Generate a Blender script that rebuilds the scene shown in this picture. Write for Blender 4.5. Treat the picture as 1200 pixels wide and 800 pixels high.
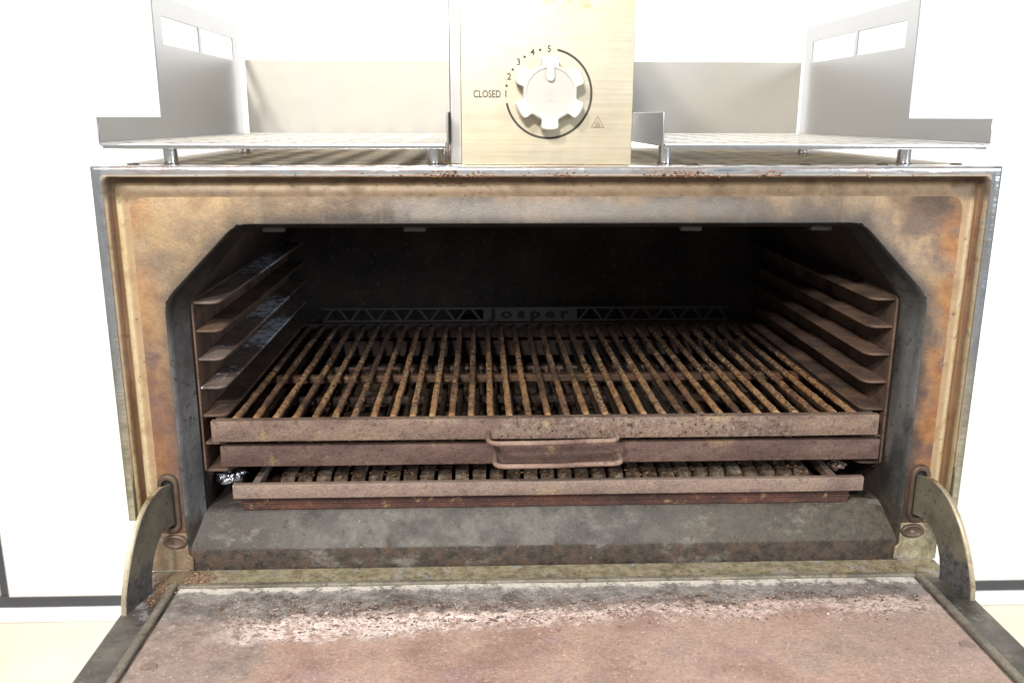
import bpy, math, random
from mathutils import Vector, Matrix, noise as mn
random.seed(7)
S = bpy.context.scene
for o in list(bpy.data.objects): bpy.data.objects.remove(o)

# ------------------------------------------------------------------ camera
cd = bpy.data.cameras.new('camera'); cam = bpy.data.objects.new('camera', cd)
S.collection.objects.link(cam); S.camera = cam
yaw, pitch, roll = math.radians(2.1407), math.radians(14.135), math.radians(0.1177)
fw = Vector((math.sin(yaw)*math.cos(pitch), math.cos(yaw)*math.cos(pitch), -math.sin(pitch)))
rt = Vector((math.cos(yaw), -math.sin(yaw), 0)); up = rt.cross(fw)
r2 = rt*math.cos(roll)+up*math.sin(roll); u2 = -rt*math.sin(roll)+up*math.cos(roll)
mw = Matrix((r2, u2, -fw)).transposed().to_4x4(); mw.translation = (-0.0783, -0.929, 0.0574)
cam.matrix_world = mw
cd.sensor_width = 36; cd.lens = 36*1047.2/1200; cd.clip_start = .02; cd.clip_end = 50
cd.dof.use_dof = True; cd.dof.focus_distance = 1.02; cd.dof.aperture_fstop = 7.0

# ------------------------------------------------------------------ light
W = bpy.data.worlds.new('World'); S.world = W; W.use_nodes = True
bg = W.node_tree.nodes['Background']; bg.inputs[0].default_value = (.985, .99, 1.0, 1); bg.inputs[1].default_value = .34
def lamp(name, loc, target, size, power, col):
    d = bpy.data.lights.new(name, 'AREA'); d.shape = 'RECTANGLE'; d.size, d.size_y = size; d.energy = power; d.color = col
    o = bpy.data.objects.new(name, d); S.collection.objects.link(o); o.location = loc
    o.rotation_euler = (Vector(target)-Vector(loc)).to_track_quat('-Z', 'Y').to_euler(); return o
lamp('ceiling_lamp_a', (-.9, -2.0, 1.42), (0, 0, -.1), (.20, .20), 56, (1, .955, .89))
lamp('ceiling_lamp_b', (-.5, -2.7, 1.30), (0, 0, -.1), (.22, .22), 50, (1, .965, .91))
lamp('window_light', (2.2, -2.4, .62), (0, 0, -.2), (1.1, .9), 36, (.80, .89, 1))
bl = lamp('wall_fill_light', (0, .86, 1.7), (0, 1.3, -.55), (3.2, .3), 32, (1, .99, .97)); bl.data.spread = math.radians(80)  # added fill, no visible source: lifts the back wall to white
S.render.engine = 'CYCLES'; S.cycles.max_bounces = 7; S.cycles.diffuse_bounces = 4; S.cycles.glossy_bounces = 4
S.view_settings.view_transform = 'Standard'; S.view_settings.look = 'None'
S.view_settings.gamma = 1; S.view_settings.use_curve_mapping = False; S.view_settings.exposure = .38

# ------------------------------------------------------------------ node helpers
def lin(c): c /= 255.; return c/12.92 if c <= .04045 else ((c+.055)/1.055)**2.4
def C(r, g, b): return (lin(r), lin(g), lin(b), 1)
ALB = dict(handle_iron=.72, strip_iron=.74, face_plate=.74, channel_steel=.72, collar_iron=.54, sill_iron=.48, cavity_iron=2.1, runner_iron=.72, runner_lit=1.15, rack_iron=.62, rack_iron_plain=.48, rack_shaded=.20, rack_cross=.65,
    tray_iron=.64, drawer_iron=.7, bar_rust=.88, bar_shaded=.14, grate_crust=.58, door_lining=1.1, door_frame=.78, arm_steel=.85, arm_edge=.62, slot_boss=.6, screw_steel=.7)  # lower rack and grate values lowered for the shade beneath the bars
class N:
    def __init__(s, name, rand=True):
        s.mat = bpy.data.materials.new(name); s.mat.use_nodes = True; s.t = s.mat.node_tree; s.l = s.t.links
        s.p = s.t.nodes['Principled BSDF']
        s.co = s.t.nodes.new('ShaderNodeTexCoord').outputs['Object']
        s.raw = s.co
        if rand:
            oi = s.t.nodes.new('ShaderNodeObjectInfo'); v = s.vm('SCALE', (7.3, 3.1, 5.7), scale=oi.outputs['Random'])
            s.co = s.vm('ADD', s.co, v); s.rnd = oi.outputs['Random']
    def set(s, inp, x):
        if hasattr(x, 'links'): s.l.new(x, inp)
        elif isinstance(x, (tuple, list)) and inp.type == 'VECTOR': inp.default_value = x[:3]
        elif isinstance(x, (tuple, list)): inp.default_value = x if len(x) == 4 else (*x, 1)
        elif inp.type == 'RGBA': inp.default_value = (x, x, x, 1)
        else: inp.default_value = x
    def vm(s, op, a, b=None, scale=None):
        n = s.t.nodes.new('ShaderNodeVectorMath'); n.operation = op; s.set(n.inputs[0], a)
        if b is not None: s.set(n.inputs[1], b)
        if scale is not None: s.set(n.inputs['Scale'], scale)
        return n.outputs[0]
    def m(s, op, a, b=0., clamp=False):
        n = s.t.nodes.new('ShaderNodeMath'); n.operation = op; n.use_clamp = clamp
        s.set(n.inputs[0], a); s.set(n.inputs[1], b); return n.outputs[0]
    def xyz(s, v=None):
        n = s.t.nodes.new('ShaderNodeSeparateXYZ'); s.l.new(v or s.raw, n.inputs[0]); return n.outputs
    def noise(s, scale, det=4, rough=.55, dist=0, sc=None, off=None):
        n = s.t.nodes.new('ShaderNodeTexNoise'); v = s.co
        if sc: v = s.vm('MULTIPLY', v, sc)
        if off: v = s.vm('ADD', v, off)
        s.l.new(v, n.inputs['Vector']); n.inputs['Scale'].default_value = scale; n.inputs['Detail'].default_value = det
        n.inputs['Roughness'].default_value = rough; n.inputs['Distortion'].default_value = dist; return n.outputs['Fac']
    def vor(s, scale, feat='F1', sc=None):
        n = s.t.nodes.new('ShaderNodeTexVoronoi'); n.feature = feat; v = s.co
        if sc: v = s.vm('MULTIPLY', v, sc)
        s.l.new(v, n.inputs['Vector']); n.inputs['Scale'].default_value = scale; return n.outputs['Distance']
    def st(s, f, lo, hi):
        n = s.t.nodes.new('ShaderNodeMapRange'); n.interpolation_type = 'SMOOTHSTEP'; s.set(n.inputs[0], f)
        n.inputs[1].default_value = lo; n.inputs[2].default_value = hi; return n.outputs[0]
    def mr(s, f, lo, hi, a, b):
        n = s.t.nodes.new('ShaderNodeMapRange'); s.set(n.inputs[0], f)
        for i, x in enumerate((lo, hi, a, b)): n.inputs[i+1].default_value = x
        return n.outputs[0]
    def ramp(s, f, stops):
        n = s.t.nodes.new('ShaderNodeValToRGB'); e = n.color_ramp.elements
        while len(e) < len(stops): e.new(.5)
        for k, (p, c) in zip(e, stops): k.position = p; k.color = c
        s.l.new(f, n.inputs[0]); return n.outputs[0]
    def mix(s, f, a, b, mode='MIX'):
        n = s.t.nodes.new('ShaderNodeMix'); n.data_type = 'RGBA'; n.blend_type = mode
        s.set(n.inputs[0], f); s.set(n.inputs[6], a); s.set(n.inputs[7], b); return n.outputs[2]
    def mul(s, a, b): return s.m('MULTIPLY', a, b)
    def bump(s, h, dist, strength=1.):
        n = s.t.nodes.new('ShaderNodeBump'); n.inputs['Distance'].default_value = dist; n.inputs['Strength'].default_value = strength
        s.l.new(h, n.inputs['Height']); s.l.new(n.outputs[0], s.p.inputs['Normal'])
    def out(s, col, rough=.6, metal=0., spec=.5):
        k = ALB.get(s.mat.name)
        if k: col = s.mix(1., col, (k, k, k, 1) if not isinstance(k, tuple) else (*k, 1), 'MULTIPLY')
        s.set(s.p.inputs['Base Color'], col); s.set(s.p.inputs['Roughness'], rough); s.set(s.p.inputs['Metallic'], metal)
        s.set(s.p.inputs['Specular IOR Level'], spec); return s.mat

M = {}
def plain(name, col, rough=.6, metal=0., nz=.12, scale=60):
    n = N(name); f = n.noise(scale, 5); g = n.noise(scale*.12, 3)
    k = n.m('ADD', n.mr(f, .3, .7, 1-nz, 1+nz), n.mr(g, .3, .7, -nz, nz))
    M[name] = n.out(n.mix(1., col, k, 'MULTIPLY'), n.mr(f, .3, .7, rough-.08, rough+.1), metal)

def steel(name, col, rough, streak=(1, 1, 1), warm=None, spots=0., grain=.000006, aniso_scale=300):
    n = N(name); br = n.noise(aniso_scale, 3, .6, sc=streak); lo = n.noise(7, 3); mid = n.noise(38, 5, .65)
    c = n.mix(n.st(lo, .35, .7), col, warm or col)
    k = n.m('ADD', n.mr(br, .3, .7, .975, 1.01), n.mr(mid, .3, .7, -.015, .01))
    c = n.mix(1., c, k, 'MULTIPLY')
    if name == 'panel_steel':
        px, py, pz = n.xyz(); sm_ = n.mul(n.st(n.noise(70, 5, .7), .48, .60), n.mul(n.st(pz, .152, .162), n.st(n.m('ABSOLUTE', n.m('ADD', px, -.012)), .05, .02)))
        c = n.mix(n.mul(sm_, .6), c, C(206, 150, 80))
    if spots:
        c = n.mix(n.mul(n.st(n.noise(90, 6, .7), .60, .68), spots), c, C(120, 84, 50))
    r = n.m('ADD', n.mr(mid, .3, .7, rough-.02, rough+.02), n.mr(br, .3, .7, -.02, .03))
    n.bump(br, grain); M[name] = n.out(c, r, 1.)
steel('shelf_steel', (.425, .43, .44, 1), .40, (.04, .04, 1.6))
steel('shelf_steel_back', (.445, .432, .405, 1), .60, (.03, 1, 1.5), warm=(.465, .442, .395, 1))
steel('panel_steel', (.58, .525, .41, 1), .42, (.03, 1, 1.5), warm=(.62, .525, .34, 1), spots=.0)  # straw tint puts the panel's warm reflected light into the steel
n = N('top_steel'); lo_ = n.noise(11, 5, .65, sc=(.5, 1.6, 1)); md_ = n.noise(70, 5, .68)
c = n.ramp(lo_, [(.30, C(84, 72, 60)), (.45, C(132, 116, 94)), (.55, C(176, 158, 122)), (.66, C(120, 98, 74))]); c = n.mix(n.mul(n.st(md_, .54, .66), .6), c, C(92, 66, 44))  # dark and gold streaks hold the shelf's reflection and the shade under it
n.bump(md_, .0004); M['top_steel'] = n.out(c, n.mr(lo_, .3, .7, .3, .5), .35, .3)
steel('flue_steel', (.72, .71, .69, 1), .3, (1, 1, .05))
steel('post_steel', (.70, .70, .70, 1), .16, (1, 1, .1))
steel('flange_dark', (.34, .33, .30, 1), .28, (.1, .1, 1))

# polished rim, smudged, with painted streak reflections, heat tints and burnt specks
n = N('rim_steel', False); x, y, z = n.xyz()
lo = n.noise(9, 4, .6, sc=(1, 3, 8)); mid = n.noise(120, 5, .65)
c = n.ramp(lo, [(.30, (.46, .50, .54, 1)), (.40, (.80, .82, .84, 1)), (.48, (.86, .84, .82, 1)), (.55, (.74, .62, .56, 1)), (.62, (.84, .84, .84, 1)), (.72, (.50, .54, .58, 1))])
side = n.st(n.m('ABSOLUTE', x), .455, .462)
c = n.mix(n.mul(side, .8), c, n.ramp(n.noise(12, 4, .6, sc=(3, 1, 1)), [(.35, (.26, .30, .33, 1)), (.5, (.50, .53, .55, 1)), (.65, (.38, .40, .38, 1))]))
low = n.mul(side, n.st(z, -.14, -.30))
c = n.mix(n.mul(low, .95), c, n.ramp(n.noise(40, 5), [(.35, C(190, 182, 156)), (.6, C(232, 226, 206))]))
c = n.mix(n.mul(n.st(mid, .66, .71), .6), c, C(112, 92, 70))
n.bump(n.noise(14, 3, sc=(1, 1, 4)), .0012)
M['rim_steel'] = n.out(c, n.mr(mid, .3, .7, .13, .24), .95)

# heat-stained front face of the oven
n = N('face_plate', False); x, y, z = n.xyz(); ax = n.m('ABSOLUTE', x)
d = n.m('MAXIMUM', n.m('MAXIMUM', n.m('SUBTRACT', ax, .412), n.m('ADD', z, .0515)), n.mul(n.m('SUBTRACT', n.m('ADD', ax, z), .2805), .707))
wob = n.noise(22, 5, .6); big = n.noise(9, 5, .6, .8); fine = n.noise(420, 3, .6); mid = n.noise(70, 6, .65)
tan = n.ramp(n.m('ADD', n.mul(big, .7), n.mul(wob, .3)), [(.30, C(132, 108, 94)), (.40, C(164, 138, 116)), (.49, C(188, 160, 128)), (.56, C(204, 172, 128)), (.63, C(174, 152, 132)), (.72, C(142, 122, 108))])
purp = n.ramp(wob, [(.3, C(112, 88, 84)), (.5, C(146, 108, 96)), (.7, C(170, 122, 88))])
right = n.ramp(wob, [(.3, C(120, 76, 60)), (.5, C(158, 106, 72)), (.7, C(176, 146, 112))])
lowm = n.st(n.m('ADD', z, n.mr(wob, .3, .7, -.06, .06)), -.15, -.27)
c = n.mix(n.mul(lowm, n.st(x, 0, -.1)), tan, purp)
c = n.mix(n.mul(lowm, n.st(x, 0, .1)), c, right)
# orange heat bloom on the right hand strip
c = n.mix(n.mul(n.mul(n.st(x, .40, .435), n.st(n.m('ADD', wob, n.mr(z, -.3, -.05, .06, 0.)), .42, .58)), .85), c, n.ramp(mid, [(.35, C(166, 100, 56)), (.6, C(196, 140, 78))]))
c = n.mix(n.mul(n.mul(n.st(x, -.405, -.435), n.st(n.m('ADD', z, n.mr(wob, .3, .7, -.08, .08)), -.16, -.30)), .6), c, C(140, 96, 74))
# dark purple blotch upper right
bx = n.m('SUBTRACT', x, .405); bz = n.m('ADD', z, .045)
bd = n.m('SQRT', n.m('ADD', n.mul(bx, bx), n.mul(n.mul(bz, bz), .6)))
bd = n.m('ADD', bd, n.mr(wob, .3, .7, -.03, .03))
c = n.mix(n.mul(n.st(bd, .05, .015), .72), c, C(96, 76, 78))
# soot and blue-grey tint spreading from the mouth edge (above the middle mostly)
top = n.mul(n.st(n.m('ADD', x, n.mr(big, .3, .7, -.12, .12)), -.26, -.10), n.st(x, .42, .16))
blue = n.ramp(wob, [(.32, C(92, 88, 86)), (.5, C(132, 126, 122)), (.66, C(152, 132, 108))])
c = n.mix(n.mul(top, n.st(n.m('ADD', d, n.mr(wob, .3, .7, -.018, .018)), .044, .016)), c, blue)
brownband = n.mul(n.st(d, .030, .040), n.st(n.m('ADD', x, n.mr(wob, .3, .7, -.1, .1)), -.42, -.26))
c = n.mix(n.mul(n.mul(brownband, n.st(z, -.06, -.03)), .85), c, n.ramp(wob, [(.35, C(92, 70, 52)), (.5, C(124, 98, 74)), (.65, C(150, 118, 88))]))
topg = n.mul(n.mul(n.st(z, -.10, -.05), n.st(n.m('ADD', x, n.mr(big, .3, .7, -.1, .1)), -.36, -.18)), n.st(x, .40, .30))
c = n.mix(n.mul(topg, .5), c, n.ramp(wob, [(.35, C(96, 80, 66)), (.6, C(140, 124, 108))]))
soot = n.mul(n.st(n.m('ADD', d, n.mr(wob, .3, .7, -.006, .006)), .015, .000), n.mr(x, -.42, -.2, .55, 1.))
c = n.mix(n.mul(soot, .84), c, C(50, 51, 53))
c = n.mix(n.mul(n.st(n.noise(34, 5, .65, off=(5, 1, 2)), .50, .70), .35), c, C(142, 124, 114))
run = n.noise(46, 4, .6, sc=(1, 1, .07), off=(4, 0, 9))
c = n.mix(n.mul(n.mul(n.st(run, .56, .66), n.st(wob, .40, .58)), .42), c, C(92, 72, 58))
streak = n.noise(26, 4, .6, sc=(1, 1, .12))
c = n.mix(n.mul(n.st(streak, .58, .72), .30), c, C(222, 208, 180))
c = n.mix(n.mul(n.st(mid, .64, .72), .35), c, C(92, 72, 60))
c = n.mix(n.mul(n.st(n.noise(180, 4, .6, off=(3, 1, 4)), .68, .72), .6), c, C(52, 40, 34))
c = n.mix(n.mul(n.st(n.noise(150, 4, .6, off=(9, 5, 4)), .69, .73), .45), c, C(228, 220, 204))
c = n.mix(1., c, n.mr(fine, .3, .7, .88, 1.1), 'MULTIPLY')
smk = n.st(n.m('ADD', d, n.mr(wob, .3, .7, -.02, .02)), .050, .004)
c = n.mix(n.mul(smk, n.mr(z, -.30, -.10, .12, .42)), c, C(92, 84, 78))
c = n.mix(.14, c, C(146, 134, 124))
c = n.mix(1., c, n.mr(n.noise(6, 4, .6, .5, off=(3, 3, 3)), .35, .65, .74, 1.16), 'MULTIPLY')
c = n.mix(n.mul(n.mul(n.st(n.m('ABSOLUTE', x), .405, .437), n.st(wob, .38, .56)), .55), c, n.ramp(mid, [(.35, C(150, 96, 58)), (.6, C(186, 132, 78))]))
gw = n.mul(n.mul(n.st(n.m('ADD', x, n.mr(wob, .3, .7, -.12, .12)), -.25, -.12), n.st(n.m('ADD', x, n.mr(wob, .3, .7, -.1, .1)), .30, .05)), n.st(n.m('ABSOLUTE', n.m('ADD', d, -.014)), .016, .003))
c = n.mix(n.mul(gw, .55), c, C(168, 162, 156))
n.bump(n.m('ADD', n.mul(fine, .35), mid), .0008)
M['face_plate'] = n.out(c, n.mr(mid, .3, .7, .38, .62), .35)

# shoulder round the face: straw tint with the curve's cream highlight painted in, brown in the channel
n = N('channel_steel', False); x, y, z = n.xyz(); ax = n.m('ABSOLUTE', x)
wob = n.noise(30, 5, .6); stv = n.noise(50, 4, .6, sc=(1, 1, .15))
straw_highlight = n.ramp(wob, [(.3, C(190, 156, 104)), (.5, C(232, 214, 176)), (.68, C(214, 188, 134))])
brn = n.ramp(stv, [(.3, C(96, 68, 46)), (.5, C(146, 108, 78)), (.7, C(168, 132, 96))])
inch = n.st(n.m('ADD', y, n.mr(stv, .3, .7, -.0015, .0015)), .0172, .0195)
c = n.mix(n.st(y, .0140, .0127), straw_highlight, n.ramp(wob, [(.3, C(160, 128, 98)), (.5, C(190, 160, 122)), (.68, C(176, 148, 116))]))
c = n.mix(inch, c, brn)
tp = n.st(z, -.035, -.02)
c = n.mix(n.mul(tp, .92), c, n.ramp(wob, [(.3, C(74, 60, 46)), (.5, C(122, 100, 74)), (.68, C(92, 72, 52))]))
c = n.mix(n.mul(n.st(n.noise(110, 5, .7), .58, .68), .6), c, C(96, 64, 40))
n.bump(wob, .0006)
M['channel_steel'] = n.out(c, n.mr(wob, .3, .7, .42, .6), .2)

# collar of the mouth: sooty blue-grey, highlight painted on the lower left
n = N('collar_iron', False); x, y, z = n.xyz()
wob = n.noise(26, 5, .6, sc=(1, 1, .5)); mid = n.noise(120, 6, .65)
base = n.ramp(wob, [(.3, C(48, 48, 47)), (.5, C(72, 72, 71)), (.7, C(108, 108, 107))])
left_highlight = n.mul(n.st(z, -.12, -.24), n.st(x, .1, -.3))
c = n.mix(n.mul(left_highlight, .8), base, n.ramp(wob, [(.3, C(108, 108, 109)), (.5, C(148, 149, 151)), (.7, C(180, 182, 185))]))
rt_ = n.mul(n.st(z, -.2, -.34), n.st(x, .1, .3))
c = n.mix(n.mul(n.mul(n.st(x, .396, .404), n.st(z, -.14, -.2)), .7), c, n.ramp(wob, [(.35, C(96, 98, 98)), (.6, C(150, 152, 154))]))
c = n.mix(n.mul(rt_, n.st(wob, .42, .58)), c, C(136, 132, 128))
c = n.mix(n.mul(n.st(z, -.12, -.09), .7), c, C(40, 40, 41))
c = n.mix(n.mul(n.st(mid, .57, .66), .6), c, C(66, 54, 46))
c = n.mix(n.mul(n.st(n.noise(300, 3), .70, .74), .4), c, C(176, 172, 164))
c = n.mix(n.mul(n.st(n.m('ADD', z, n.mr(wob, .3, .7, -.02, .02)), -.372, -.400), .85), c, n.ramp(mid, [(.35, C(66, 60, 53)), (.6, C(106, 97, 86))]))
n.bump(mid, .0008)
M['collar_iron'] = n.out(c, n.mr(wob, .3, .7, .36, .55), .45)

# sill ramp
n = N('sill_iron', False); x, y, z = n.xyz()
wob = n.noise(20, 5, .62); mid = n.noise(95, 6, .68); fine = n.noise(420, 3, .6)
c = n.ramp(wob, [(.28, C(82, 77, 72)), (.45, C(110, 105, 99)), (.58, C(136, 131, 124)), (.72, C(104, 94, 82))])
c = n.mix(n.mul(n.st(n.m('ADD', n.m('ABSOLUTE', n.m('ADD', x, .02)), n.mr(wob, .3, .7, -.08, .08)), .24, .36), .75), c, n.ramp(mid, [(.35, C(62, 57, 51)), (.6, C(96, 88, 80))]))
c = n.mix(n.mul(n.st(n.m('ADD', x, n.mr(wob, .3, .7, -.1, .1)), .02, .3), .7), c, n.ramp(mid, [(.35, C(74, 66, 54)), (.6, C(124, 112, 94))]))
apr = n.st(z, -.4215, -.4245)
c = n.mix(apr, c, n.ramp(mid, [(.33, C(62, 54, 46)), (.5, C(96, 84, 74)), (.66, C(126, 100, 78))]))
ash = n.mul(n.st(n.noise(30, 6, .72, off=(2, 6, 1), sc=(.6, 1, 1)), .54, .74), .62)
c = n.mix(ash, c, C(188, 182, 172))
c = n.mix(n.mul(n.st(mid, .60, .66), .6), c, C(92, 66, 48))
c = n.mix(n.mul(n.st(n.noise(240, 4, .65, off=(5, 5, 5)), .67, .72), .7), c, C(210, 202, 190))
c = n.mix(1., c, n.mr(fine, .3, .7, .85, 1.12), 'MULTIPLY')
n.bump(n.m('ADD', mid, n.mul(fine, .4)), .0014)
M['sill_iron'] = n.out(c, n.mr(mid, .3, .7, .5, .75), .15)

# cavity
n = N('cavity_iron', False); wob = n.noise(14, 5, .6); mid = n.noise(110, 5, .65)
c = n.ramp(wob, [(.3, C(20, 18, 17)), (.55, C(34, 29, 26)), (.75, C(46, 37, 31))])
c = n.mix(n.mul(n.st(mid, .56, .68), .6), c, C(60, 46, 38)); n.bump(mid, .001)
M['cavity_iron'] = n.out(c, .8, .0, .25)

# brown-grey scaled iron of the runners
n = N('runner_iron'); wob = n.noise(24, 5, .6); mid = n.noise(150, 5, .65)
c = n.ramp(wob, [(.28, C(66, 52, 46)), (.45, C(96, 78, 68)), (.6, C(120, 94, 76)), (.75, C(104, 100, 100))])
c = n.mix(n.mul(n.st(mid, .55, .66), .55), c, C(56, 40, 32))
c = n.mix(n.mul(n.st(n.noise(60, 5, .7, off=(4, 4, 1)), .64, .74), .5), c, C(160, 158, 156)); n.bump(mid, .0007)
M['runner_iron'] = n.out(c, n.mr(mid, .3, .7, .65, .85), .0, .3)

# left runner, window light painted as a pale bluish patch
n = N('runner_lit'); x, y, z = n.xyz(); wob = n.noise(24, 5, .6); mid = n.noise(90, 6, .72)
c = n.ramp(wob, [(.28, C(66, 54, 48)), (.5, C(100, 88, 82)), (.7, C(112, 96, 82))])
msk = n.mul(n.st(y, .20, .28), n.st(y, .46, .36))
c = n.mix(n.st(n.m('ADD', n.m('ADD', mid, n.mul(n.rnd, .08)), n.mul(msk, .20)), .62, .78), c, C(186, 192, 202)); n.bump(mid, .0008)
M['runner_lit'] = n.out(c, .8, .0, .25)

# pinkish scaled iron of rack frames
def scaled(name, a, b, cc, crust=0., dark=.55):
    n = N(name, False); x, y, z = n.xyz(); wob = n.noise(17, 5, .6, sc=(1, 1, 2)); mid = n.noise(130, 6, .68); fine = n.noise(520, 3, .6)
    c = n.ramp(wob, [(.3, a), (.5, b), (.68, cc)])
    c = n.mix(n.mul(n.st(mid, .56, .64), dark), c, C(74, 52, 44))
    c = n.mix(n.mul(n.st(n.noise(60, 5, .7, off=(3, 2, 1)), .58, .7), .6), c, C(192, 162, 112))
    if crust:
        m_ = n.mul(n.st(n.m('ADD', x, n.mr(wob, .3, .7, -.12, .12)), -.16, 0.), n.st(x, .34, .2))
        s = n.noise(210, 5, .7, off=(8, 1, 1))
        c = n.mix(n.mul(n.mul(m_, n.st(s, .54, .64)), .62), c, C(190, 182, 172))
        c = n.mix(n.mul(m_, n.st(s, .44, .36)), c, C(58, 48, 42))
    c = n.mix(1., c, n.mr(fine, .3, .7, .72, 1.22), 'MULTIPLY')
    n.bump(n.m('ADD', mid, n.mul(fine, .5)), .0014)
    M[name] = n.out(c, n.mr(mid, .3, .7, .5, .72), .1, .4)
scaled('rack_iron', C(120, 96, 86), C(150, 126, 112), C(166, 140, 120), 1.)
scaled('rack_shaded', C(104, 84, 76), C(120, 98, 88), C(136, 112, 98)); scaled('rack_cross', C(70, 52, 42), C(90, 66, 50), C(108, 78, 58))  # inner rails: darker copy of the iron, cavity shade put into the colour
scaled('handle_iron', C(110, 84, 74), C(158, 130, 116), C(184, 156, 138))
scaled('rack_iron_plain', C(104, 80, 74), C(128, 100, 92), C(146, 118, 106))
scaled('tray_iron', C(140, 116, 106), C(164, 142, 130), C(176, 152, 134), 0, .35)
scaled('strip_iron', C(104, 98, 88), C(146, 138, 124), C(168, 160, 144), 0, .6)
scaled('drawer_iron', C(66, 46, 42), C(92, 62, 54), C(120, 76, 60), 0, .5)

# grill bars: golden rust broken by black crust, plus a shaded copy for the lower rack
for nm in ('bar_rust', 'bar_shaded'):
    n = N(nm); wob = n.noise(26, 5, .62); cr = n.noise(150, 6, .72); fine = n.noise(420, 3)
    x, y, z = n.xyz()
    c = n.ramp(n.m('ADD', n.mul(wob, .75), n.mul(n.rnd, .14)), [(.26, C(92, 70, 58)), (.36, C(134, 98, 74)), (.44, C(176, 126, 82)), (.52, C(206, 158, 104)), (.60, C(166, 132, 106)), (.7, C(124, 98, 82))])
    c = n.mix(n.mul(n.st(n.m('ADD', cr, n.m('ADD', n.mr(y, .03, .5, -.06, .15), n.mr(wob, .3, .7, -.06, .06))), .485, .575), .92), c, C(54, 42, 36))  # crust thickens rearward, also carrying the bars' fade into shade
    c = n.mix(n.mul(n.st(n.noise(170, 5, .65, off=(2, 9, 3)), .55, .63), .8), c, C(200, 184, 156))
    drk = n.noise(3.1, 2, .5)
    c = n.mix(n.mul(n.st(drk, .50, .62), .62), c, C(60, 48, 42))
    n.bump(n.m('ADD', cr, n.mul(fine, .4)), .005)
    M[nm] = n.out(c, n.mr(cr, .3, .7, .5, .75), .05, .4)

n = N('grate_crust'); x, y, z = n.xyz(); wob = n.noise(34, 5, .65); cr = n.noise(120, 6, .72)
c = n.ramp(n.m('ADD', n.mul(wob, .5), n.mul(cr, .5)), [(.32, C(44, 34, 28)), (.43, C(84, 66, 50)), (.50, C(116, 98, 80)), (.57, C(150, 136, 118)), (.66, C(196, 188, 176))])
n.bump(cr, .005); M['grate_crust'] = n.out(c, .85, 0, .25)

# door lining
n = N('door_lining', False); x, y, z = n.xyz()
wob = n.noise(13, 5, .6); mid = n.noise(62, 6, .7); fine = n.noise(430, 3, .6); pit = n.noise(150, 5, .66, off=(4, 2, 7), sc=(.8, 1, 1))
c = n.ramp(wob, [(.28, C(140, 116, 104)), (.42, C(160, 132, 120)), (.55, C(175, 148, 134)), (.68, C(164, 143, 132)), (.8, C(184, 160, 142))])
c = n.mix(n.mul(n.st(n.noise(24, 5, .65, off=(1, 7, 2)), .52, .70), .7), c, n.ramp(mid, [(.3, C(142, 112, 112)), (.6, C(160, 138, 140))]))
c = n.mix(n.mul(n.st(n.noise(30, 5, .65, off=(6, 7, 2)), .58, .72), .28), c, C(196, 158, 128))
yy = n.m('ADD', n.m('ADD', n.m('ADD', y, n.mul(x, -.03)), n.mr(wob, .3, .7, -.012, .012)), n.mr(mid, .3, .7, -.014, .014))
grey = n.st(yy, -.104, -.070)
edge = n.mul(n.st(n.m('ADD', n.m('ABSOLUTE', x), n.mr(wob, .3, .7, -.07, .07)), .24, .37), n.mr(x, .1, .3, 1., .45))
c = n.mix(n.mul(edge, .92), c, n.ramp(mid, [(.3, C(118, 108, 102)), (.5, C(138, 124, 116)), (.7, C(156, 138, 128))]))
c = n.mix(grey, c, n.ramp(mid, [(.3, C(104, 98, 94)), (.5, C(134, 130, 126)), (.68, C(158, 152, 146))]))
far = n.st(n.m('ADD', y, n.mr(mid, .3, .7, -.008, .008)), -.050, -.040)
c = n.mix(n.mul(far, n.st(mid, .34, .52)), c, C(204, 198, 188))
yb = n.m('ADD', yy, n.mr(x, -.35, .10, .014, -.004))
band = n.mul(n.st(yb, -.132, -.110), n.st(yy, -.072, -.090))
bx_ = n.mul(n.st(x, -.37, -.28), n.st(x, .44, .36)); band = n.mul(band, bx_)
c = n.mix(n.mul(n.mul(n.mul(band, n.st(yy, -.084, -.097)), n.st(pit, .38, .50)), n.mr(x, -.10, .20, 1., .55)), c, C(222, 206, 198))
c = n.mix(n.mul(band, n.st(pit, .56, .63)), c, C(96, 74, 68))
dk = n.mul(n.mul(n.st(yy, -.094, -.082), n.st(yy, -.064, -.078)), bx_)
c = n.mix(n.mul(n.mul(dk, n.st(n.noise(150, 5, .68, off=(1, 2, 9), sc=(.6, 1, 1)), .50, .60)), .85), c, C(84, 66, 60))
blk = n.mul(n.mul(n.st(yy, -.100, -.078), n.st(yy, -.046, -.060)), n.st(n.noise(30, 6, .7, off=(2, 4, 4), sc=(.5, 1, 1)), .44, .58))
c = n.mix(n.mul(blk, .6), c, n.ramp(mid, [(.35, C(64, 56, 54)), (.6, C(104, 96, 92))]))
smr = n.noise(20, 5, .65, off=(8, 2, 3), sc=(.35, 1, 1))
c = n.mix(n.mul(n.st(smr, .54, .70), .4), c, C(150, 134, 130))
c = n.mix(n.mul(n.st(n.noise(48, 5, .7, off=(2, 2, 6)), .62, .72), .55), c, C(104, 92, 92))
c = n.mix(n.mul(n.st(n.noise(210, 4, .65, off=(7, 2, 6)), .64, .69), .7), c, C(226, 206, 192))
c = n.mix(1., c, n.mr(fine, .3, .7, .80, 1.16), 'MULTIPLY')
gr2 = n.noise(210, 5, .7, off=(3, 8, 8))
c = n.mix(n.mul(n.st(gr2, .55, .66), .38), c, C(112, 86, 82))
c = n.mix(n.mul(n.st(gr2, .44, .34), .38), c, C(206, 182, 166))
h = n.m('ADD', n.m('ADD', mid, n.mul(fine, .35)), n.mul(band, n.mul(pit, -1.2)))
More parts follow.
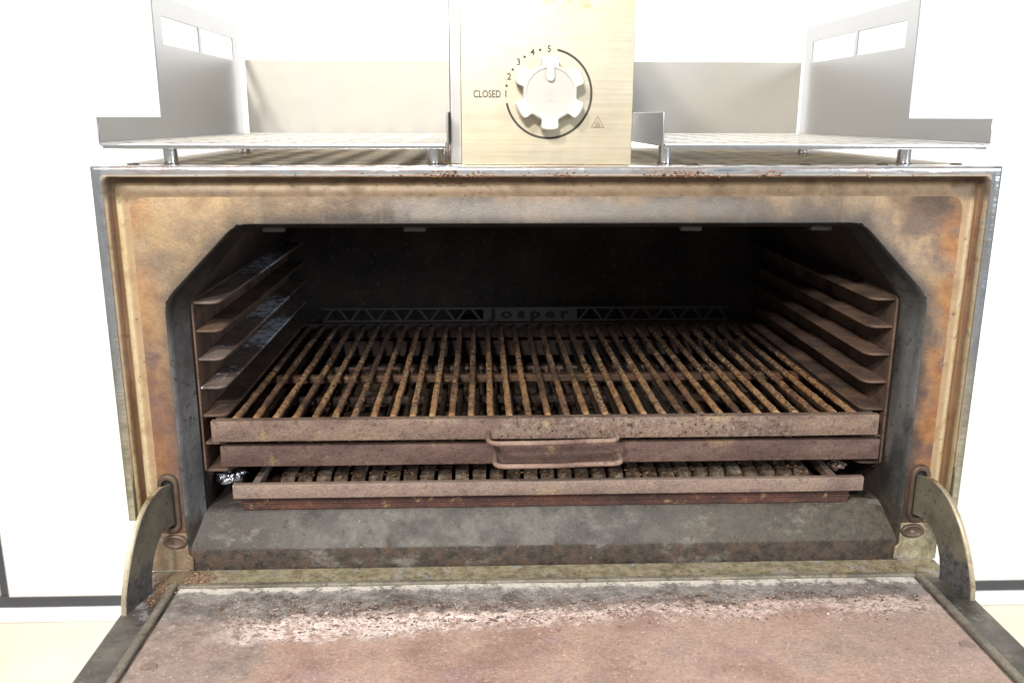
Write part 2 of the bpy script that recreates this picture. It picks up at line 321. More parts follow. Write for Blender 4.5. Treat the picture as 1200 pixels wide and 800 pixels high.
n.bump(h, .0014); M['door_lining'] = n.out(c, n.mr(mid, .3, .7, .55, .8), .05, .35)

n = N('door_frame', False); x, y, z = n.xyz()
wob = n.noise(18, 5, .62); mid = n.noise(80, 6, .68); fine = n.noise(420, 3)
c = n.ramp(wob, [(.3, C(60, 57, 53)), (.46, C(90, 86, 80)), (.6, C(118, 112, 104)), (.74, C(86, 80, 68))])
fr = n.st(n.m('ADD', y, n.mr(mid, .3, .7, -.004, .004)), -.036, -.030)
c = n.mix(fr, c, n.ramp(mid, [(.3, C(112, 104, 84)), (.5, C(162, 152, 124)), (.68, C(196, 186, 156))]))
rst = n.mul(n.mul(n.st(x, -.375, -.405), n.st(y, -.075, -.05)), n.st(mid, .40, .52))
c = n.mix(n.mul(rst, .8), c, C(124, 96, 76))
wht = n.mul(n.st(n.noise(40, 5, .7, off=(3, 3, 8)), .55, .66), n.st(y, -.16, -.08))
c = n.mix(n.mul(wht, .7), c, C(176, 176, 182))
c = n.mix(n.mul(n.st(mid, .60, .67), .6), c, C(60, 46, 38))
c = n.mix(n.mul(n.st(n.noise(120, 4, .6, off=(9, 3, 8)), .64, .70), .6), c, C(168, 124, 100))
c = n.mix(1., c, n.mr(fine, .3, .7, .86, 1.12), 'MULTIPLY')
n.bump(n.m('ADD', mid, n.mul(fine, .4)), .0013); M['door_frame'] = n.out(c, n.mr(mid, .3, .7, .45, .7), .15, .4)

n = N('arm_steel'); x, y, z = n.xyz(); wob = n.noise(30, 5, .6); mid = n.noise(140, 5, .68)
c = n.ramp(wob, [(.3, C(98, 95, 84)), (.5, C(128, 124, 110)), (.7, C(146, 140, 120))])
lowr = n.mul(n.st(n.m('ADD', z, n.mr(wob, .3, .7, -.02, .02)), -.400, -.418), .85)
c = n.mix(lowr, c, n.ramp(mid, [(.35, C(62, 62, 66)), (.6, C(118, 118, 124))]))
c = n.mix(n.mul(n.st(mid, .58, .66), .7), c, C(88, 62, 42)); n.bump(mid, .0006)
M['arm_steel'] = n.out(c, n.mr(mid, .3, .7, .38, .58), .45)
n = N('arm_edge'); wob = n.noise(60, 5, .62); c = n.ramp(wob, [(.34, C(150, 124, 88)), (.5, C(204, 190, 160)), (.66, C(176, 162, 134))]); n.bump(wob, .0006)
M['arm_edge'] = n.out(c, .45, .4)

plain('white_plastic', C(196, 194, 186), .38, 0, .015); plain('cap_plastic', C(174, 172, 166), .42, 0, .03, 25)
plain('ink', C(52, 48, 46), .5, 0, .05); plain('ink_light', C(126, 112, 90), .5, 0, .05); plain('ink_faint', C(176, 174, 170), .5, 0, .03)
plain('plate_iron', C(66, 62, 60), .6, .2); plain('dark_slot', C(16, 14, 13), .8); plain('letter_shade', C(12, 11, 11), .8)
plain('screw_steel', C(112, 104, 98), .4, .7, .2, 300)
plain('lining_screw', C(132, 114, 106), .6, .2, .25, 200); plain('slot_boss', C(112, 92, 78), .5, .3, .25, 70)
plain('wall_white', C(244, 243, 241), .6, 0, .01); plain('wall_trim_dark', C(74, 74, 80), .5, 0, .05)
plain('wall_rail_white', C(240, 240, 240), .5, 0, .01)
n = N('floor_cream', False); f = n.noise(6, 4); M['floor_cream'] = n.out(n.ramp(f, [(.3, C(180, 174, 158)), (.7, C(188, 183, 168))]), .45)
n = N('foil'); f = n.noise(160, 5, .7); n.bump(n.noise(90, 4), .004); M['foil'] = n.out(n.ramp(f, [(.3, (.28, .31, .34, 1)), (.6, (.6, .62, .65, 1))]), .25, 1.)
n = N('crumb_ash'); M['crumb_ash'] = n.out(n.ramp(n.noise(240, 2), [(.34, C(84, 62, 54)), (.5, C(140, 112, 98)), (.64, C(206, 194, 180))]), .85)
n = N('crumb_burnt'); M['crumb_burnt'] = n.out(n.ramp(n.noise(260, 2), [(.36, C(46, 32, 24)), (.5, C(110, 72, 40)), (.66, C(176, 132, 84))]), .7)
n = N('crumb_rust'); M['crumb_rust'] = n.out(n.ramp(n.noise(240, 2), [(.36, C(76, 58, 46)), (.5, C(122, 94, 74)), (.66, C(160, 140, 120))]), .85)

# ------------------------------------------------------------------ mesh helpers
def empty(name, loc, label=None, cat=None, group=None):
    o = bpy.data.objects.new(name, None); S.collection.objects.link(o); o.location = loc; o.empty_display_size = .05
    tag(o, label, cat, group); return o
def tag(o, label=None, cat=None, group=None, kind=None):
    for k, v in (('label', label), ('category', cat), ('group', group), ('kind', kind)):
        if v: o[k] = v
    return o
def base_of(p):
    v = Vector((0, 0, 0))
    while p is not None: v += p.location; p = p.parent
    return v
def link(o, parent):
    S.collection.objects.link(o)
    if parent is not None:
        o.parent = parent; o.matrix_parent_inverse = Matrix.Translation(-base_of_matrix(parent))
    return o
def base_of_matrix(p):          # world translation of a parent (translations only in this scene)
    v = Vector(p.location)
    if p.parent is not None: v = v + p.matrix_parent_inverse.translation + base_of_matrix(p.parent)
    return v
class G:
    def __init__(s): s.v = []; s.f = []
    def add(s, vs, fs):
        k = len(s.v); s.v += [tuple(v) for v in vs]; s.f += [tuple(i+k for i in f) for f in fs]; return s
    def box(s, x0, x1, y0, y1, z0, z1):
        vs = [(x, y, z) for z in (z0, z1) for y in (y0, y1) for x in (x0, x1)]
        return s.add(vs, [(0, 2, 3, 1), (4, 5, 7, 6), (0, 1, 5, 4), (1, 3, 7, 5), (3, 2, 6, 7), (2, 0, 4, 6)])
    def prism(s, poly, axis, a, b):
        def P(u, v, w): return {'x': (w, u, v), 'y': (u, w, v), 'z': (u, v, w)}[axis]
        n_ = len(poly); vs = [P(u, v, a) for u, v in poly]+[P(u, v, b) for u, v in poly]
        fs = [tuple(range(n_)), tuple(range(2*n_-1, n_-1, -1))]+[(i, i+n_, (i+1) % n_+n_, (i+1) % n_) for i in range(n_)]
        return s.add(vs, fs)
    def loft(s, loops, closed=False, cap=False):
        n_ = len(loops[0]); vs = [p for l in loops for p in l]; fs = []
        for i in range(len(loops)-1):
            for j in range(n_ if closed else n_-1):
                k = (j+1) % n_; fs.append((i*n_+j, i*n_+k, (i+1)*n_+k, (i+1)*n_+j))
        if cap: fs += [tuple(range(n_-1, -1, -1)), tuple(range((len(loops)-1)*n_, len(loops)*n_))]
        return s.add(vs, fs)
    def tube(s, path, r, n_=10, wob=0.):
        P = [Vector(p) for p in path]; loops = []; ref = None
        for i, p in enumerate(P):
            t = (P[min(i+1, len(P)-1)]-P[max(i-1, 0)]).normalized()
            if ref is None: ref = t.orthogonal().normalized()
            a = (ref-t*ref.dot(t)).normalized(); ref = a; b = t.cross(a)
            rr = r[i] if isinstance(r, (list, tuple)) else r
            loops.append([p+(a*math.cos(q)+b*math.sin(q))*rr*(1+wob*random.uniform(-1, 1)) for q in [2*math.pi*k/n_ for k in range(n_)]])
        return s.loft(loops, True, True)
    def grid(s, us, vs, keep, axis, a, b):
        def P(u, v, w): return {'x': (w, u, v), 'y': (u, w, v), 'z': (u, v, w)}[axis]
        idx = {}
        def V(i, j, k):
            if (i, j, k) not in idx: idx[(i, j, k)] = len(s.v); s.v.append(P(us[i], vs[j], (a, b)[k]))
            return idx[(i, j, k)]
        nu, nv = len(us)-1, len(vs)-1
        K = lambda i, j: 0 <= i < nu and 0 <= j < nv and keep(i, j)
        for i in range(nu):
            for j in range(nv):
                if not K(i, j): continue
                s.f.append((V(i, j, 0), V(i, j+1, 0), V(i+1, j+1, 0), V(i+1, j, 0)))
                s.f.append((V(i, j, 1), V(i+1, j, 1), V(i+1, j+1, 1), V(i, j+1, 1)))
                if not K(i-1, j): s.f.append((V(i, j, 0), V(i, j, 1), V(i, j+1, 1), V(i, j+1, 0)))
                if not K(i+1, j): s.f.append((V(i+1, j, 0), V(i+1, j+1, 0), V(i+1, j+1, 1), V(i+1, j, 1)))
                if not K(i, j-1): s.f.append((V(i, j, 0), V(i+1, j, 0), V(i+1, j, 1), V(i, j, 1)))
                if not K(i, j+1): s.f.append((V(i, j+1, 0), V(i, j+1, 1), V(i+1, j+1, 1), V(i+1, j+1, 0)))
        return s
    def mesh(s, name, mat, smooth=False):
        import bmesh
        me = bpy.data.meshes.new(name); me.from_pydata(s.v, [], s.f); bm = bmesh.new(); bm.from_mesh(me)
        bmesh.ops.recalc_face_normals(bm, faces=bm.faces); bm.to_mesh(me); bm.free()
        me.materials.append(M[mat])
        if smooth:
            for p in me.polygons: p.use_smooth = True
        return me
    def build(s, name, mat, parent=None, bevel=0., smooth=False, seg=2, angle=40):
        me = s.mesh(name, mat, smooth or bevel > 0); o = bpy.data.objects.new(name, me); link(o, parent)
        finish(o, bevel, seg, smooth, angle); return o
def finish(o, bevel=0., seg=2, smooth=False, angle=40):
    if bevel:
        b = o.modifiers.new('bevel', 'BEVEL'); b.width = bevel; b.segments = seg; b.limit_method = 'ANGLE'; b.angle_limit = math.radians(35); b.harden_normals = False
    if smooth or bevel:
        try:
            for p in o.data.polygons: p.use_smooth = True
            o.data.set_sharp_from_angle(angle=math.radians(angle))
        except Exception: pass
def rail(x0, x1, y0, y1, z0, z1, amp=.0005, n_=40):
    g = G(); loops = []; b = .0014; sd = random.random()*50
    for k in range(n_+1):
        x = x0+(x1-x0)*k/n_; dy = amp*mn.noise((x*7, sd, 0))+amp*.5*mn.noise((x*40, sd, 2)); dz = amp*mn.noise((x*6, sd, 5))+amp*.5*mn.noise((x*45, sd, 7))
        P = [(y0+b, z0), (y0+.0004, z0+.0004), (y0, z0+b), (y0, z1-b), (y0+.0004, z1-.0004), (y0+b, z1), (y1, z1), (y1, z0)]
        loops.append([(x, y+dy, z+dz) for y, z in P])
    return g.loft(loops, True, True)
def inst(name, me, parent, loc=(0, 0, 0), rot=None, bevel=0., seg=1):
    o = bpy.data.objects.new(name, me); link(o, parent); o.location = loc
    if rot: o.rotation_euler = rot
    if bevel: finish(o, bevel, seg)
    return o
def arc(cx, cz, r, a0, a1, n_): return [(cx+r*math.cos(math.radians(a0+(a1-a0)*k/n_)), cz+r*math.sin(math.radians(a0+(a1-a0)*k/n_))) for k in range(n_+1)]
def rounded(poly, r, n_=4):
    out = []
    for i, p in enumerate(poly):
        if i in (0, len(poly)-1): out.append(p); continue
        p = Vector(p); a = (Vector(poly[i-1])-p).normalized(); b = (Vector(poly[i+1])-p).normalized()
        for k in range(n_+1):
            t = k/n_; q = (p+a*r)*(1-t)**2+p*2*t*(1-t)+(p+b*r)*t*t; out.append((q.x, q.y))
    return out
def text_mesh(body, size, mat, depth=.0003, font_shear=0., bold=0.):
    cu = bpy.data.curves.new('t', 'FONT'); cu.body = body; cu.size = size; cu.align_x = 'CENTER'; cu.align_y = 'CENTER'
    cu.extrude = depth; cu.offset = bold; cu.resolution_u = 4
    o = bpy.data.objects.new('t', cu); S.collection.objects.link(o)
    dg = bpy.context.evaluated_depsgraph_get(); me = bpy.data.meshes.new_from_object(o.evaluated_get(dg))
    bpy.data.objects.remove(o); bpy.data.curves.remove(cu); me.materials.clear(); me.materials.append(M[mat]); return me
UP = (math.radians(90), 0, 0)

# ------------------------------------------------------------------ setting
FZ = -1.275
o = G().box(-5, 5, -3, 1.45, FZ-.05, FZ).build('floor', 'floor_cream'); tag(o, kind='structure', label='pale cream floor behind and below the oven')
o = G().box(-1.348, 5, 1.285, 1.40, -1.199, 2.2).build('wall', 'wall_white'); tag(o, kind='structure', label='bright white wall panel behind the oven')
o = G().box(-5, -1.376, 1.285, 1.40, -1.199, 2.2).build('wall', 'wall_white'); tag(o, kind='structure', label='white wall left of the dark upright trim')
o = G().box(-5, 5, 1.292, 1.42, -1.236, -1.2).build('wall_trim', 'wall_trim_dark'); tag(o, kind='structure', label='dark grey trim along the foot of the white wall')
o = G().box(-1.3755, -1.3485, 1.295, 1.42, -1.1985, 2.2).build('wall_trim', 'wall_trim_dark'); tag(o, kind='structure', label='dark upright trim at the left edge of the wall')
o = G().box(-5, 5, 1.28, 1.42, FZ, -1.2365).build('skirting', 'wall_rail_white', None, .003); tag(o, kind='structure', label='white skirting between dark trim and floor')

# ------------------------------------------------------------------ oven
oven = empty('charcoal_oven', (0, .3, -.47), 'stainless charcoal oven with heat-stained front and its door hanging open', 'oven')
# outer casing
G().box(-.4695, .4695, .012, .64, .0005, .0062).build('top_plate', 'top_steel', oven, .0015)
for s_ in (-1, 1):
    G().box(min(s_*.468, s_*.462), max(s_*.468, s_*.462), .030, .64, -.379, 0).build('side_panel', 'shelf_steel', oven)
G().box(-.461, .461, .634, .640, -.44, 0).build('rear_panel', 'shelf_steel', oven)
G().box(-.45, .45, .05, .633, -.445, -.439).build('bottom_plate', 'door_frame', oven)
for s_ in (-1, 1):
    G().box(min(s_*.456, s_*.448), max(s_*.456, s_*.448), .032, .63, -.4385, -.3795).build('lower_side_panel', 'shelf_steel', oven, .001)

# front: paths run from lower left over the top to lower right
def upath(ins, r, zb, n_=5):
    X = .47-ins; Z = .008-ins; pts = [(-X, zb)]
    if r > 0:
        pts += arc(-X+r, Z-r, r, 180, 90, n_)+arc(X-r, Z-r, r, 90, 0, n_)
    else: pts += [(-X, Z)]*(n_+1)+[(X, Z)]*(n_+1)
    return pts+[(X, zb)]
def lo(path, y): return [(x, y, z) for x, z in path]
zb = -.379
prof = [(0, .032, 0), (0, .004, .0008), (.0006, .0016, .0012), (.002, .0003, .002), (.004, 0, .003), (.008, 0, .005), (.0098, .0005, .0062), (.0108, .0018, .0068), (.0112, .004, .007), (.0112, .0235, .007)]
g = G(); g.loft([lo(upath(i, r, zb), y) for i, y, r in prof]); g.build('front_rim', 'rim_steel', oven, smooth=True, angle=60)
zb2 = -.432
prof = [(.0112, .0205, .007), (.0138, .0205, .008), (.0155, .0196, .009), (.0178, .0172, .010), (.0205, .0148, .012), (.024, .0133, .014), (.028, .0126, .015), (.032, .0125, .015)]
G().loft([lo(upath(i, r, zb2 if k else zb2), y) for k, (i, y, r) in enumerate(prof)]).build('front_channel', 'channel_steel', oven, smooth=True, angle=70)
# face sheet between shoulder and mouth
OUT = [(-.412, -.432), (-.412, -.133), (-.332, -.0515), (.332, -.0515), (.412, -.133), (.412, -.432)]
INN = [(-.3955, -.432), (-.3955, -.140), (-.326, -.0590), (.326, -.0590), (.3955, -.140), (.3955, -.432)]
Xf, Zf = .438, -.024
outer = [(-Xf, -.432), (-Xf, -.133)]+arc(-Xf+.015, Zf-.015, .015, 180, 90, 4)+[(-.332, Zf), (.332, Zf)]+arc(Xf-.015, Zf-.015, .015, 90, 0, 4)+[(Xf, -.133), (Xf, -.432)]
def dens(a, b, n_): return [(a[0]+(b[0]-a[0])*k/n_, a[1]+(b[1]-a[1])*k/n_) for k in range(n_+1)]
OU2 = [(x*.9968, z-.0011) for x, z in OUT]; OU2[0] = (OU2[0][0], -.432); OU2[-1] = (OU2[-1][0], -.432)
inner = [OU2[0], OU2[1]]+dens(OU2[1], OU2[2], 6)[1:-1]+[OU2[2], OU2[3]]+dens(OU2[3], OU2[4], 6)[1:-1]+[OU2[4], OU2[5]]
inner = inner[:2]+[inner[2], inner[3], inner[3], inner[4], inner[5]][:5]+inner[6:]
# equalise counts
while len(inner) < len(outer): inner.insert(4, inner[4])
while len(inner) > len(outer): inner.pop(4)
G().loft([lo(outer, .0125), lo(inner, .0129)]).build('face_sheet', 'face_plate', oven)
# collar (rounded lip into the mouth)
Lp = []
for t in (0, .06, .16, .3, .5, .75, 1.):
    a = rounded(OUT, .014, 4); b = rounded(INN, .012, 4); yy = .0126-.003*math.sin(min(t/.3, 1)*math.pi)+.026*t**1.3
    Lp.append([(p[0]+(q[0]-p[0])*t, yy, p[1]+(q[1]-p[1])*t) for p, q in zip(a, b)])
G().loft(Lp).build('mouth_collar', 'collar_iron', oven, smooth=True, angle=60)
# cavity shell
a = rounded(INN, .012, 4); cav = [(a[0][0], -.388)]+a[1:-1]+[(a[-1][0], -.388)]
g = G(); g.loft([lo(a, .0386), lo(a, .05)]); g.loft([lo(cav, .05), lo(cav, .565)], True)
g.add([(x, .565, z) for x, z in cav], [tuple(range(len(cav)))])
g.build('cavity_lining', 'cavity_iron', oven)
# sill: ramp and apron
zs = [(.075, -.3865), (.046, -.3838), (.041, -.3846), (.036, -.3885), (.027, -.4020), (.0195, -.4135), (.0158, -.4190), (.0142, -.4220), (.0135, -.4245), (.0137, -.4440), (.0139, -.475), (.05, -.476)]
def sag(x): return .0012*mn.noise((x*9, 0, 3))
def hw(y): return .3950 if y > .040 else .4128
G().loft([[(hw(y)*k/24, y+sag(k*.03)*.5, z+sag(k*.03)*.6) for k in range(-24, 25)] for y, z in zs]).build('sill', 'sill_iron', oven, smooth=True, angle=50)
# lower corner plates
for s_ in (-1, 1):
    g = G(); g.prism([(s_*.4060, -.430), (s_*.4105, -.4265), (s_*.4105, -.400), (s_*.456, -.400), (s_*.456, -.4462), (s_*.4060, -.4462)], 'y', .0092, .0124)
    g.build('corner_plate', 'door_frame', oven, .003)
# small hooks under the mouth's upper edge
hk = G().box(-.012, .012, 0, .012, -.004, .002).mesh('hook', 'plate_iron')
for x in (-.30, -.148, .155, .30): inst('baffle_hook', hk, oven, (x, .045, -.0605), bevel=.001)
# wall plates and runners
for s_ in (-1, 1):
    poly = [(.043, -.142), (.06, -.125), (.54, -.125), (.54, -.345), (.06, -.352), (.043, -.338)]
    G().prism(poly, 'x', s_*.3925, s_*.3952).build('runner_plate', 'runner_iron', oven, .001)
RZ = [-.1405, -.1725, -.2050, -.2380, -.2710, -.3040, -.3370]
def runner(s_, mat):
    poly = [(s_*.3922, .045), (s_*.3740, .045), (s_*.3690, .0475), (s_*.3655, .053), (s_*.3645, .062), (s_*.3640, .53), (s_*.3922, .53)]
    g = G(); g.prism(poly, 'z', -.0032, 0)
    return g.mesh('runner', mat)
for s_ in (-1, 1):
    me = runner(s_, 'runner_iron'); me2 = runner(s_, 'runner_lit')
    for k, z in enumerate(RZ): inst('runner', me2 if (s_ < 0 and k in (0, 2, 3)) else me, oven, (0, 0, z), bevel=.0008)
# rim screws on the top plate
g = G(); g.tube([(0, 0, -.001), (0, 0, .0018), (0, 0, .0030), (0, 0, .0034)], [.0065, .0065, .005, .001], 14); sm = g.mesh('screw', 'screw_steel', True)
for x in (-.435, -.31, -.155, 0.0, .15, .27, .355, .435): inst('screw', sm, oven, (x, .030+random.uniform(-.004, .004), .0064))

# hinge slots, bosses, arms
for s_ in (-1, 1):
    cx = s_*.4265
    st_ = lambda w, z0, z1: arc(cx, z1-w, w, 180, 0, 8)+arc(cx, z0+w, w, 0, -180, 8)
    a, b = st_(.0112, -.400, -.328), st_(.0068, -.3935, -.3345)
    g = G(); g.loft([lo(a, .0128), lo([(cx+(x-cx)*.97, -.364+(z+.364)*.985) for x, z in a], .0085), lo([(cx+(x-cx)*.8, -.364+(z+.364)*.95) for x, z in a], .0072), lo(b, .0082), lo(b, .0122)], True)
    hs = g.build('hinge_slot', 'slot_boss', oven, smooth=True, angle=60)
    G().add(lo(b, .0118), [tuple(range(len(b)))]).build('slot_opening', 'dark_slot', hs)  # flat dark sheet standing for the shade inside the slot
    g = G(); g.loft([[(cx-s_*.003+r*math.cos(q), y, -.409+r*.62*math.sin(q)) for q in [k*math.pi/8 for k in range(16)]] for r, y in ((.014, .0092), (.0136, .0068), (.012, .0056), (.0105, .0054), (.009, .0066), (.003, .0068))], True)
    g.build('hinge_boss', 'slot_boss', oven, smooth=True, angle=50)

# ---- door
door = empty('door', (0, -.03, -.48)); 
door.parent = oven; door.matrix_parent_inverse = Matrix.Translation(-Vector(oven.location))
DZ = -.4455
g = G(); us = [-.455+.91*k/24 for k in range(25)]; vs = [-.46+.472*k/14 for k in range(15)]
g.box(-.455, .455, -.46, .0118, DZ-.055, DZ); g.build('door_frame', 'door_frame', door, .004, seg=3)
# raised border strips and lining sheet
for s_ in (-1, 1):
    g = G(); x0, x1 = sorted((s_*.4115, s_*.4205)); g.box(x0, x1, -.45, -.0262, DZ-.001, DZ+.0042); g.build('border_strip', 'strip_iron', door, .0018)
G().box(-.4112, .4112, -.0342, -.0265, DZ-.001, DZ+.0040).build('border_strip', 'strip_iron', door, .0016)
nx, ny = 320, 150; g = G(); X0, X1, Y0, Y1 = -.4088, .4088, -.45, -.0362
vs = []
for j in range(ny+1):
    for i in range(nx+1):
        x = X0+(X1-X0)*i/nx; y = Y0+(Y1-Y0)*j/ny
        e = min(x-X0, X1-x, y-Y0, Y1-y)
        h = .0008*mn.fractal((x*9, y*9, 1), 1., 2., 3) if e > 0 else -.002
        yb = y-x*.03+.014*mn.noise((x*11, y*11, 4)); w = max(0., 1-abs(yb+.098)/.030)
        if e > 0: h += w*.0034*max(0., mn.fractal((x*95, y*95, 2), .8, 2., 3)-.02)
        vs.append((x, y, DZ+.0022+h))
g.add(vs, [(j*(nx+1)+i, j*(nx+1)+i+1, (j+1)*(nx+1)+i+1, (j+1)*(nx+1)+i) for j in range(ny) for i in range(nx)])
g.build('lining_sheet', 'door_lining', door, smooth=True, angle=60)
g = G(); g.tube([(0, 0, -.002), (0, 0, .0008), (0, 0, .0016), (0, 0, .0011)], [.0078, .0078, .0068, .0048], 16)
g.box(-.0042, .0042, -.0009, .0009, .0009, .0016); g.box(-.0009, .0009, -.0042, -.0009, .0009, .0016); g.box(-.0009, .0009, .0009, .0042, .0009, .0016)
sm2 = g.mesh('screw', 'lining_screw')
for x, y in ((-.390, -.180), (.397, -.170), (-.390, -.40), (.397, -.40)): inst('screw', sm2, door, (x, y, DZ+.0016), (0, 0, random.random()))
AO = [(.032, -.341), (.009, -.3405), (-.001, -.3388), (-.007, -.3385), (-.013, -.3394), (-.0240, -.3428), (-.034, -.3480), (-.0425, -.3550), (-.0500, -.3635), (-.0575, -.3735), (-.0640, -.3845), (-.0705, -.3975), (-.0760, -.4110), (-.0800, -.4220), (-.0830, -.4330), (-.0845, -.4475)]
AI = [(-.0385, -.4475), (-.0375, -.4345), (-.0350, -.4210), (-.0310, -.4110), (-.0265, -.4030), (-.0215, -.3965), (-.0160, -.3915), (-.0110, -.3885), (-.0060, -.3880), (.002, -.3890), (.011, -.3900), (.032, -.390)]
for s_ in (-1, 1):
    ln = lambda g: [setattr(g, 'v', [(x-s_*.24*y, y, z) for x, y, z in g.v]), g][1]
    x0, x1 = s_*.4262, s_*.4316
    arm = ln(G().prism(AO+AI, 'x', x0, x1)).build('hinge_arm', 'arm_steel', door, .0010)
    # pale worn outer edge of the arm
    g = G(); e0 = [(y-.0002, z+.0005) for y, z in AO[2:]]
    e1 = [(y-.0012, z+.0010) for y, z in AO[2:]]
    g.loft([[(w, y, z) for y, z in e] for w, e in ((x0, e0), (x0+s_*.0010, e1), (x1-s_*.0010, e1), (x1, e0))])
    ln(g).build('worn_edge', 'arm_edge', arm, smooth=True, angle=50)

# ---- control box
cb = empty('control_box', (-.008, .08, .009)); cb.parent = oven; cb.matrix_parent_inverse = Matrix.Translation(-Vector(oven.location))
PY = .0095
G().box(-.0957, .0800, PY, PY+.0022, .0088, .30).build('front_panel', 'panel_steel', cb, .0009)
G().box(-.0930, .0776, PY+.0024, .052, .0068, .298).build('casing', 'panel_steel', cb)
G().box(-.1085, .0776, .0535, .33, .0068, .296).build('flue_box', 'flue_steel', cb, .0015)
KX, KZ = -.0065, .0792
# scale
def on_panel(me, name, x, z, rz=0): return inst(name, me, cb, (x, PY-.0003, z), (math.radians(90), math.radians(rz), 0))
R_ = .0435
tm = text_mesh('CLOSED', .0100, 'ink', .0002, bold=.00008); tw = max(v.co.x for v in tm.vertices)-min(v.co.x for v in tm.vertices)
for v in tm.vertices: v.co.x *= .0275/tw
on_panel(tm, 'lettering', -.0690, KZ-.0004)
for k in range(5):
    a = math.radians(180-22.5*k); on_panel(text_mesh(str(k+1), .0090, 'ink', .0002, bold=.00008), 'scale_numeral', KX+R_*math.cos(a), KZ+R_*math.sin(a))
dm = G().add([(.0013*math.cos(q), .0013*math.sin(q), 0) for q in [k*math.pi/6 for k in range(12)]], [tuple(range(12))]).mesh('scale_dot', 'ink')
for k in range(4):
    a = math.radians(180-22.5*k-10.5); on_panel(dm, 'scale_dot', KX+R_*math.cos(a), KZ+R_*math.sin(a))
g = G(); A = arc(KX, KZ, R_+.0011, 79, -168, 70); B = arc(KX, KZ, R_-.0011, 79, -168, 70)
g.loft([lo(A, PY-.0004), lo(B, PY-.0004)]); g.build('scale_arc', 'ink', cb)
def tri(name, mat, cx, cz, sz, y, par, w):
    g = G(); P = [(cx-sz, cz-sz*.8), (cx, cz+sz*.95), (cx+sz, cz-sz*.8)]
    c0 = (cx, cz-sz*.2); Q = [(c0[0]+(x-c0[0])*(1-w), c0[1]+(z-c0[1])*(1-w)) for x, z in P]
    g.loft([lo(P, y), lo(Q, y)], True)
    for k in (-1, 0, 1):
        pts = [(cx+k*sz*.24+.06*sz*math.sin(t*6.28), cz-sz*.52+t*sz*(.55 if k else .75)) for t in [i/8 for i in range(9)]]
        g.loft([lo([(x-.035*sz*1.6, z) for x, z in pts], y), lo([(x+.035*sz*1.6, z) for x, z in pts], y)])
    g.box(cx-sz*.45, cx+sz*.45, y, y+.0001, cz-sz*.64, cz-sz*.56)
    return g.build(name, mat, par)
tri('warning_mark', 'ink_light', .0440, .0515, .0070, PY-.0004, cb, .17)
# knob
def knob_profile(sc=1.):
    pts = []
    for k in range(6):
        a0 = 90+60*k
        for da, r in ((-18.5, .0272), (-16.5, .0290), (-15.2, .0335), (-14.2, .0352), (-11.5, .0362), (-4, .0364), (4, .0364), (11.5, .0362), (14.2, .0352), (15.2, .0335), (16.5, .0290), (18.5, .0272), (24, .0268), (30, .0267), (36, .0268)):
            a = math.radians(a0+da); pts.append((r*sc*math.cos(a), r*sc*math.sin(a)))
    return pts
g = G(); loops = []
for y, sc in ((PY-.001, .97), (PY-.006, 1.), (PY-.019, 1.), (PY-.0215, .985), (PY-.0228, .955)):
    loops.append([(KX+x, y, KZ+.0005+z) for x, z in knob_profile(sc)])
r_in = [(KX+.0245*math.cos(math.atan2(z, x)), PY-.0232, KZ+.0005+.0245*math.sin(math.atan2(z, x))) for x, z in knob_profile()]
r_in2 = [(KX+.0232*math.cos(math.atan2(z, x)), PY-.0215, KZ+.0005+.0232*math.sin(math.atan2(z, x))) for x, z in knob_profile()]
g.loft(loops+[r_in, r_in2], True); g.build('knob', 'white_plastic', cb, smooth=True, angle=42)
c_ = [(KX+.0233*math.cos(q), KZ+.0005+.0233*math.sin(q)) for q in [k*math.pi/24 for k in range(48)]]
G().add(lo(c_, PY-.0216), [tuple(range(48))]).build('knob_cap', 'cap_plastic', cb)
P = [(KX-.0034, KZ+.0295)]+[(KX+.0040*math.cos(q), KZ+.0155+.0040*math.sin(q)) for q in [math.pi+k*math.pi/8 for k in range(9)]]+[(KX+.0034, KZ+.0295)]
G().prism(P, 'y', PY-.0205, PY-.0252).build('knob_pointer', 'white_plastic', cb, .0008)
tri('cap_mark', 'ink_faint', KX, KZ-.0025, .0068, PY-.0218, cb, .15)

